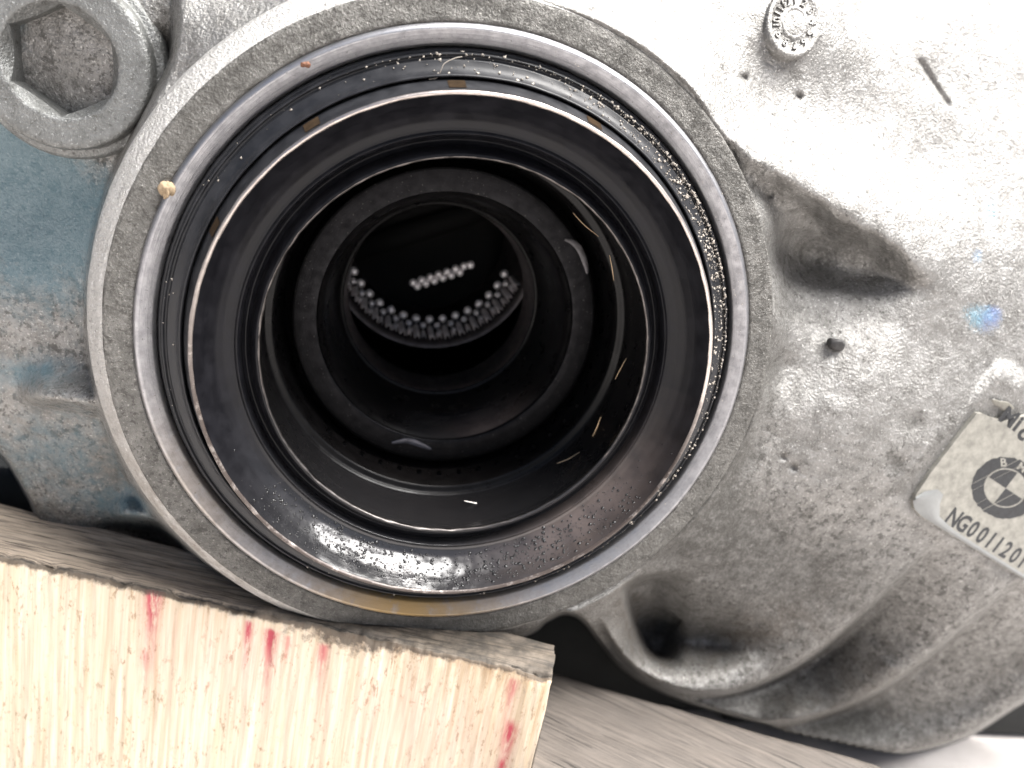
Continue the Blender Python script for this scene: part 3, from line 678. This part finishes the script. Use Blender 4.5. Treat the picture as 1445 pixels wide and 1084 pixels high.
# grit caught on the seal: nobody could count it
def grains(name, samples, mats, parent, smin, smax):
    ico = np.array([(0, 0, 1), (.94, 0, -.33), (-.47, .82, -.33), (-.47, -.82, -.33)]); tf = np.array([(0, 1, 2), (0, 2, 3), (0, 3, 1), (1, 3, 2)])
    Vv = []; Fv = []
    for i, p in enumerate(samples):
        s = smin+(smax-smin)*rng.random()**3; q = rng.normal(size=(3, 3)); q, _ = np.linalg.qr(q)
        Vv.append(ico*s*rng.uniform(.6, 1.3, (1, 3))@q+p); Fv.append(tf+4*i)
    o = link(name, mesh_np(name, np.concatenate(Vv), np.concatenate(Fv)), mats, parent, False); o['kind'] = 'stuff'; return o
prof_r = [3.54, 3.66, 3.73, 3.78, 3.86, 3.90, 3.95, 3.99]; prof_y = [-.46, -.14, -.14, -.08, -.04, .02, -.02, .08]
S = []
while len(S) < 1500:
    t = rng.choice([rng.normal(.62, .30), rng.normal(1.3, .45), rng.normal(0, .45), rng.uniform(-math.pi, math.pi)], p=[.55, .2, .17, .08])
    r = rng.choice([rng.uniform(3.70, 3.98), rng.normal(3.945, .012), rng.normal(3.87, .02)], p=[.6, .28, .12])
    r = min(r, 4.0); y = np.interp(r, prof_r, prof_y)-.006
    S.append((r*math.cos(t), y, r*math.sin(t)))
grains('dust_grains', S, GRIT, seal, .006, .036)
S = []
while len(S) < 260:
    t = rng.normal(.45, .6); r = rng.uniform(4.08, 4.3); S.append((r*math.cos(t), -.034, r*math.sin(t)))
grains('dust_grains', S, GRIT, rim, .003, .014)

# oil droplets standing on the bottom of the trough
pr = np.array([(3.44, -.50), (3.36, -.34), (3.26, -.19), (3.16, -.09), (3.08, -.05)])
bm = bmesh.new(); bmesh.ops.create_icosphere(bm, subdivisions=1, radius=1); bm.verts.ensure_lookup_table()
iv = np.array([v.co[:] for v in bm.verts]); jf = np.array([[v.index for v in f.verts] for f in bm.faces]); bm.free()
Vv = []; Fv = []
for i in range(1300):
    t = rng.choice([rng.normal(-1.95, .2), rng.normal(-1.15, .3), rng.uniform(-2.4, -.5)], p=[.3, .35, .35]); w_ = rng.beta(1.2, 2.0)*.999*4; k = int(w_)
    rr, yy = pr[k]+(pr[k+1]-pr[k])*(w_-k); tn = pr[k+1]-pr[k]; nr_ = np.array([-abs(tn[1]), -abs(tn[0])]); nr_ /= np.linalg.norm(nr_)
    er = np.array([math.cos(t), 0, math.sin(t)]); nn_ = er*nr_[0]+np.array([0, nr_[1], 0]); ta = np.array([-math.sin(t), 0, math.cos(t)]); tb = np.cross(nn_, ta)
    s = .008+.022*rng.random()**2.5
    Vv.append(er*rr+np.array([0, yy, 0])+s*(iv[:, :1]*ta*rng.uniform(.8, 1.3)+iv[:, 1:2]*tb*rng.uniform(.8, 1.2)+iv[:, 2:]*nn_*.55)); Fv.append(jf+len(iv)*i)
OILM = plain('black_oil', (.012, .012, .013), .08, .0, .3); OILM.node_tree.nodes['Principled BSDF'].inputs['Specular IOR Level'].default_value = .8
o = link('oil_droplets', mesh_np('oil_droplets', np.concatenate(Vv), np.concatenate(Fv)), OILM, trough); o.parent = seal; o['kind'] = 'stuff'

# ------------------------------------------------------------------ loose crumbs
def lump(name, px, py, y, rx, ry, rz, mats, seed, sub=3, amp=.3, lim=.8):
    c = Py(np.array(float(px)), np.array(float(py)), y)
    bm = bmesh.new(); bmesh.ops.create_icosphere(bm, subdivisions=sub, radius=1)
    for v in bm.verts:
        k = 1+amp*(float(fbm(np.array(v.co.x*1.6+9+seed), np.array(v.co.y*1.6+v.co.z+9), seed, 3))-.5)*2
        q = v.co*k; v.co = Vector((max(-lim, min(lim, q.x))*rx, max(-lim, min(lim, q.y))*ry, max(-lim*.9, min(lim*.9, q.z))*rz))
    return bm_obj(name, bm, mats, None, True, c)
o = lump('grit_lump', 1179, 486, surf_y(1179, 486)-.06, .15, .11, .115, PEBBLE, 3); tag(o, 'small black grit lump lying on the bright casing right of the bore', 'grit')
o = lump('crumb', 235, 268, -.05, .085, .08, .11, CRUMB, 5, 3, .95, 1.3); tag(o, 'tan crumb stuck to the flange at the left edge of the bore rim', 'crumb')
o = lump('crumb', 431, 91, -.06, .05, .04, .035, plain('rust_crumb', (.26, .12, .07), .8), 6, 3, .8, 1.3); tag(o, 'tiny reddish rust crumb on the upper left of the bore rim', 'crumb')
# hair lying on the seal
c = spline([(605, 112), (616, 110), (622, 100), (627, 90), (640, 83), (652, 80)], 8); q = Py(c[:, 0], c[:, 1], -.15)
cu = bpy.data.curves.new('fibre', 'CURVE'); cu.dimensions = '3D'; cu.bevel_depth = .006; sp = cu.splines.new('POLY'); sp.points.add(len(q)-1)
for i, p in enumerate(q): sp.points[i].co = (*p, 1)
to = bpy.data.objects.new('fibre_tmp', cu); COL.objects.link(to); dg = bpy.context.evaluated_depsgraph_get()
me = bpy.data.meshes.new_from_object(to.evaluated_get(dg)); bpy.data.objects.remove(to); me.materials.clear(); o = link('fibre', me, GRIT)
tag(o, 'thin curved tan fibre lying on the black seal at the top of the bore', 'fibre')

# ------------------------------------------------------------------ timber
fw = NT('sawn_softwood')
gv = fw.map((11, 1, .3)); gv2 = fw.map((34, 1, 1.2)); st = fw.noise(1.0, 4, .6, gv); st2 = fw.noise(1., 4, .6, gv2)
wc = fw.mix(fw.rng(st, .35, .7), (.74, .655, .525), (.56, .45, .31))
wc = fw.mix(fw.rng(st2, .52, .75, 0, .5), wc, (.47, .34, .21))
flk = fw.math('MULTIPLY', fw.rng(fw.noise(1.0, 6, .75, fw.map((13, 1, 4.5))), .55, .62), fw.rng(fw.noise(1.6, 4), .38, .58))
tn = fw.math('MULTIPLY', fw.attr('tan'), fw.rng(fw.noise(1., 6, .7, fw.map((6, 1, 1.2))), .3, .62))
wc = fw.mix(fw.math('MULTIPLY', tn, .85), wc, (.36, .235, .125))
wc = fw.mix(fw.math('MULTIPLY', flk, .75), wc, (.27, .165, .085))
gr = fw.attr('grime'); grn = fw.rng(fw.math('ADD', gr, fw.math('MULTIPLY', fw.math('SUBTRACT', fw.noise(5, 6, .7), .5), 1.3)), .42, .72)
grn = fw.math('MULTIPLY', grn, fw.rng(gr, .02, .15))
rd = fw.attr('red'); rdn = fw.math('MULTIPLY', rd, fw.rng(fw.noise(1., 5, .7, fw.map((14, 1, 3))), .30, .52))
wc = fw.mix(fw.math('MULTIPLY', fw.attr('pink'), .22), wc, (.78, .42, .40))
wc = fw.mix(fw.math('MULTIPLY', rdn, .92), wc, (.42, .02, .055)); wc = fw.mix(fw.math('MULTIPLY', grn, .88), wc, (.055, .042, .032))
fw.set(Base_Color=wc, Roughness=.75, Normal=fw.bump(st2, .45, .03, fw.bump(fw.noise(18, 5, .7), .3, .02)))
def weathered(name, c1, c2, c3, ang):
    m = NT(name); v1 = m.map((.5, 11, 3), (0, 0, ang)); v2 = m.map((1.2, 44, 8), (0, 0, ang))
    s1 = m.noise(1., 6, .65, v1); s2 = m.noise(1., 5, .65, v2)
    c = m.mix(m.rng(s1, .35, .66), c1, c2); c = m.mix(m.rng(s2, .50, .62, 0, .9), c, c3)
    ck = m.rng(m.noise(1., 3, .5, m.map((.55, 15, 2), (0, 0, ang))), .655, .675); c = m.mix(ck, c, (.02, .017, .014))
    g2 = m.attr('grime'); c = m.mix(m.math('MULTIPLY', g2, m.rng(m.noise(3, 6, .7), .2, .6, .35, .92)), c, (.035, .031, .026))
    m.set(Base_Color=c, Roughness=.72, Normal=m.bump(s2, .5, .04, m.bump(s1, .4, .05))); return m.m
fl, frt = Pz(np.array(0.), np.array(785.), -4.53), Pz(np.array(783.), np.array(957.), -4.53)
bl, brt = Pz(np.array(0.), np.array(712.), -4.53), Pz(np.array(783.), np.array(913.), -4.53)
ldir = (fl-frt); L0 = np.linalg.norm(ldir); ldir /= L0
ang = math.atan2(ldir[1], ldir[0])
TOPW = weathered('weathered_top', (.46, .375, .285), (.30, .25, .20), (.075, .06, .048), -ang)
bdir = (bl-brt); 
def block(name, fr_, ld, L, back_fn, thick, mats, nvec, chip=.06, rough=1.0, ns=520):
    s = np.concatenate([[0, .0], np.linspace(0.0, L, ns)]); nt = np.array([-nvec[0], -nvec[1], 0])
    # profile: (inward, down) from the bottom of the front face, over the edge, to the back
    prof = [(0, d) for d in np.linspace(thick, .5, 26)]+[(0, d) for d in np.linspace(.46, .09, 14)]+[(chip*(1-math.cos(t)), chip*(1-math.sin(t))) for t in np.linspace(.2, 1.4, 6)]
    nf = len(prof); tops = np.linspace(.1, 1., 34)
    S_, Q = np.meshgrid(np.linspace(0, L, ns), np.arange(nf+len(tops)+1), indexing='ij')
    X = np.zeros(S_.shape+(3,)); down = np.zeros(S_.shape); inn = np.zeros(S_.shape)
    Wd = back_fn(np.linspace(0, L, ns))
    for k in range(nf): inn[:, k] = prof[k][0]; down[:, k] = prof[k][1]
    for k, t in enumerate(tops): inn[:, nf+k] = chip+(Wd-chip)*(t if t > .1 else .02); down[:, nf+k] = 0
    inn[:, -1] = Wd; down[:, -1] = thick
    # saw ridges on the front, grain on the top, chipped arris
    fr_n = (fbm(S_*7, down*.5, 40, 4)-.5)*.085*rough+(fbm(S_*26, down*1.5, 44, 2)-.5)*.03*rough
    top_n = (fbm(S_*.8, inn*7, 50, 4)-.5)*.06*rough+(fbm(S_*2.2, inn*20, 54, 3)-.5)*.04*rough
    ch = np.maximum(0, fbm(S_*2.2, 0*S_, 60, 5)-.47)*.75*rough
    isf = (Q < nf)
    near = np.exp(-np.where(isf, down, inn)/.09)
    inn2 = inn+np.where(isf, fr_n, 0)+ch*near*.5; down2 = down+np.where(~isf, top_n*(Q < nf+len(tops)), 0)+ch*near*.6
    # the sawn end is not quite square
    endw = np.exp(-S_/.12)*.06*(fbm(down*3+inn*4, 0*S_+3.3, 66, 3))
    Pp = fr_+(S_+endw)[..., None]*ld+inn2[..., None]*nt+np.stack([0*down2, 0*down2, -down2], -1)
    me = mesh_np(name, Pp.reshape(-1, 3), grid_faces(*S_.shape))
    mi = np.zeros((S_.shape[0]-1, S_.shape[1]-1), np.int32); mi[:, nf-3:] = 1; me.polygons.foreach_set('material_index', mi.ravel())
    # close both ends
    bm = bmesh.new(); bm.from_mesh(me); bm.verts.ensure_lookup_table(); m_ = S_.shape[1]
    for i in (0, S_.shape[0]-1):
        f = bm.faces.new([bm.verts[i*m_+k] for k in (range(m_) if i == 0 else reversed(range(m_)))]); f.material_index = 0; f.smooth = False
    bmesh.ops.recalc_face_normals(bm, faces=bm.faces); bm.to_mesh(me); bm.free()
    return me, S_, down, inn, isf
nrm2 = np.array([ldir[1], -ldir[0], 0]); 
if nrm2[1] > 0: nrm2 = -nrm2
L = L0+5.5
def backw(s):
    p = frt[None]+s[:, None]*ldir; e = (bl-brt)[:2]/np.linalg.norm((bl-brt)[:2]); q = p[:, :2]-brt[None, :2]
    dperp = q[:, 0]*e[1]-q[:, 1]*e[0]; return np.abs(dperp)+.05
me, S_, dn, inn, isf = block('wood_block', frt, ldir, L, backw, -GZ-4.53, None, nrm2)
def s_of(px, py):
    d = rays(np.array(float(px)), np.array(float(py))); n = nrm2; t = ((frt-CAM)@n)/(d@n); p = CAM+d*t; return float((p-frt)@ldir), float(frt[2]-p[2])
red = np.zeros(S_.shape); pink = np.zeros(S_.shape)
for (px, py, wpx, ln, k) in ((217, 845, 9, 62, 1.5), (350, 892, 5, 40, 1.1), (382, 905, 8, 50, 1.3), (405, 912, 4, 26, .6), (455, 925, 7, 40, .8), (722, 975, 6, 46, .7), (718, 1040, 8, 40, 1.2), (708, 1082, 7, 40, 1.), (205, 935, 7, 40, .5)):
    s0, d0 = s_of(px, py); red = np.maximum(red, k*np.exp(-((S_-s0+.15*(dn-d0)*0)/(wpx*.0125))**2)*sstep(-.02, .06, dn-d0+.22)*np.exp(-np.maximum(0, dn-d0)/(ln*.011)))
for (px, py, rx, ry, k) in ((330, 950, 170, 80, .8), (560, 1020, 160, 90, .9), (260, 900, 70, 50, .7), (460, 1000, 60, 90, .7)):
    s0, d0 = s_of(px, py); pink = np.maximum(pink, k*np.exp(-((S_-s0)/(rx*.0095))**2-((dn-d0)/(ry*.0095))**2))
sgr = S_; grime = np.where(isf, np.exp(-dn/.10)*1.0+.16*np.exp(-dn/.5), 0)
s1, _ = s_of(490, 915); grime = np.maximum(grime, np.where(isf, 1.1*np.exp(-((S_-s1)/1.5)**2)*np.exp(-dn/.34), 0))
grime = np.maximum(grime, np.where(isf, .36*(1-sstep(.2, 3.6, S_))*np.exp(-dn/1.2), 0))
s2, _ = s_of(740, 950); grime = np.maximum(grime, np.where(isf, .9*np.exp(-((S_-s2)/.5)**2)*np.exp(-dn/.22), 0))
# oil has soaked into the top under and right of the casting
s3, _ = s_of(330, 860); oil = sstep(-.6, 2.4, s3+1.2-S_)*.95+.08
grime = np.where(isf, grime, np.clip(oil, 0, 1))
attr(me, 'tan', np.clip(isf*(.75*(1-sstep(.5, 4.5, S_))*(.35+.65*np.exp(-dn/.8))+.4*np.exp(-dn/.22)), 0, 1)); attr(me, 'red', np.clip(red*isf, 0, 1)); attr(me, 'pink', np.clip(pink*isf, 0, 1)); attr(me, 'grime', np.clip(grime, 0, 1))
wb = link('wood_block', me, [fw.m, TOPW]); tag(wb, 'pale sawn timber block with red stains propping up the gearbox', 'wood block')

# rough board lying lower, behind the block
PZ = -6.3
pA, pB = Pz(np.array(772.), np.array(948.), PZ), Pz(np.array(1246.), np.array(1084.), PZ)
pd = pB-pA; PLn = np.linalg.norm(pd); pd /= PLn; pnv = np.array([pd[1], -pd[0], 0])
if pnv[1] > 0: pnv = -pnv
W = 4.0; start = pB+pnv*W; 
PLK = weathered('grey_board', (.15, .128, .11), (.10, .086, .075), (.058, .05, .044), -math.atan2(pd[1], pd[0])+.25)
me, S2, dn2, in2, isf2 = block('wood_board', start, -pd, PLn-.12, lambda s: W+0*s, -GZ+PZ, None, pnv, .1, .8, 260)
attr(me, 'grime', np.clip(.25*fbm(S2*.7, in2*1.4, 70, 4)+0*S2, 0, 1)); attr(me, 'red', 0*S2); attr(me, 'pink', 0*S2)
pk = link('wood_board', me, [PLK, PLK]); tag(pk, 'blurred grey brown weathered board lying low right of the pale block', 'board')
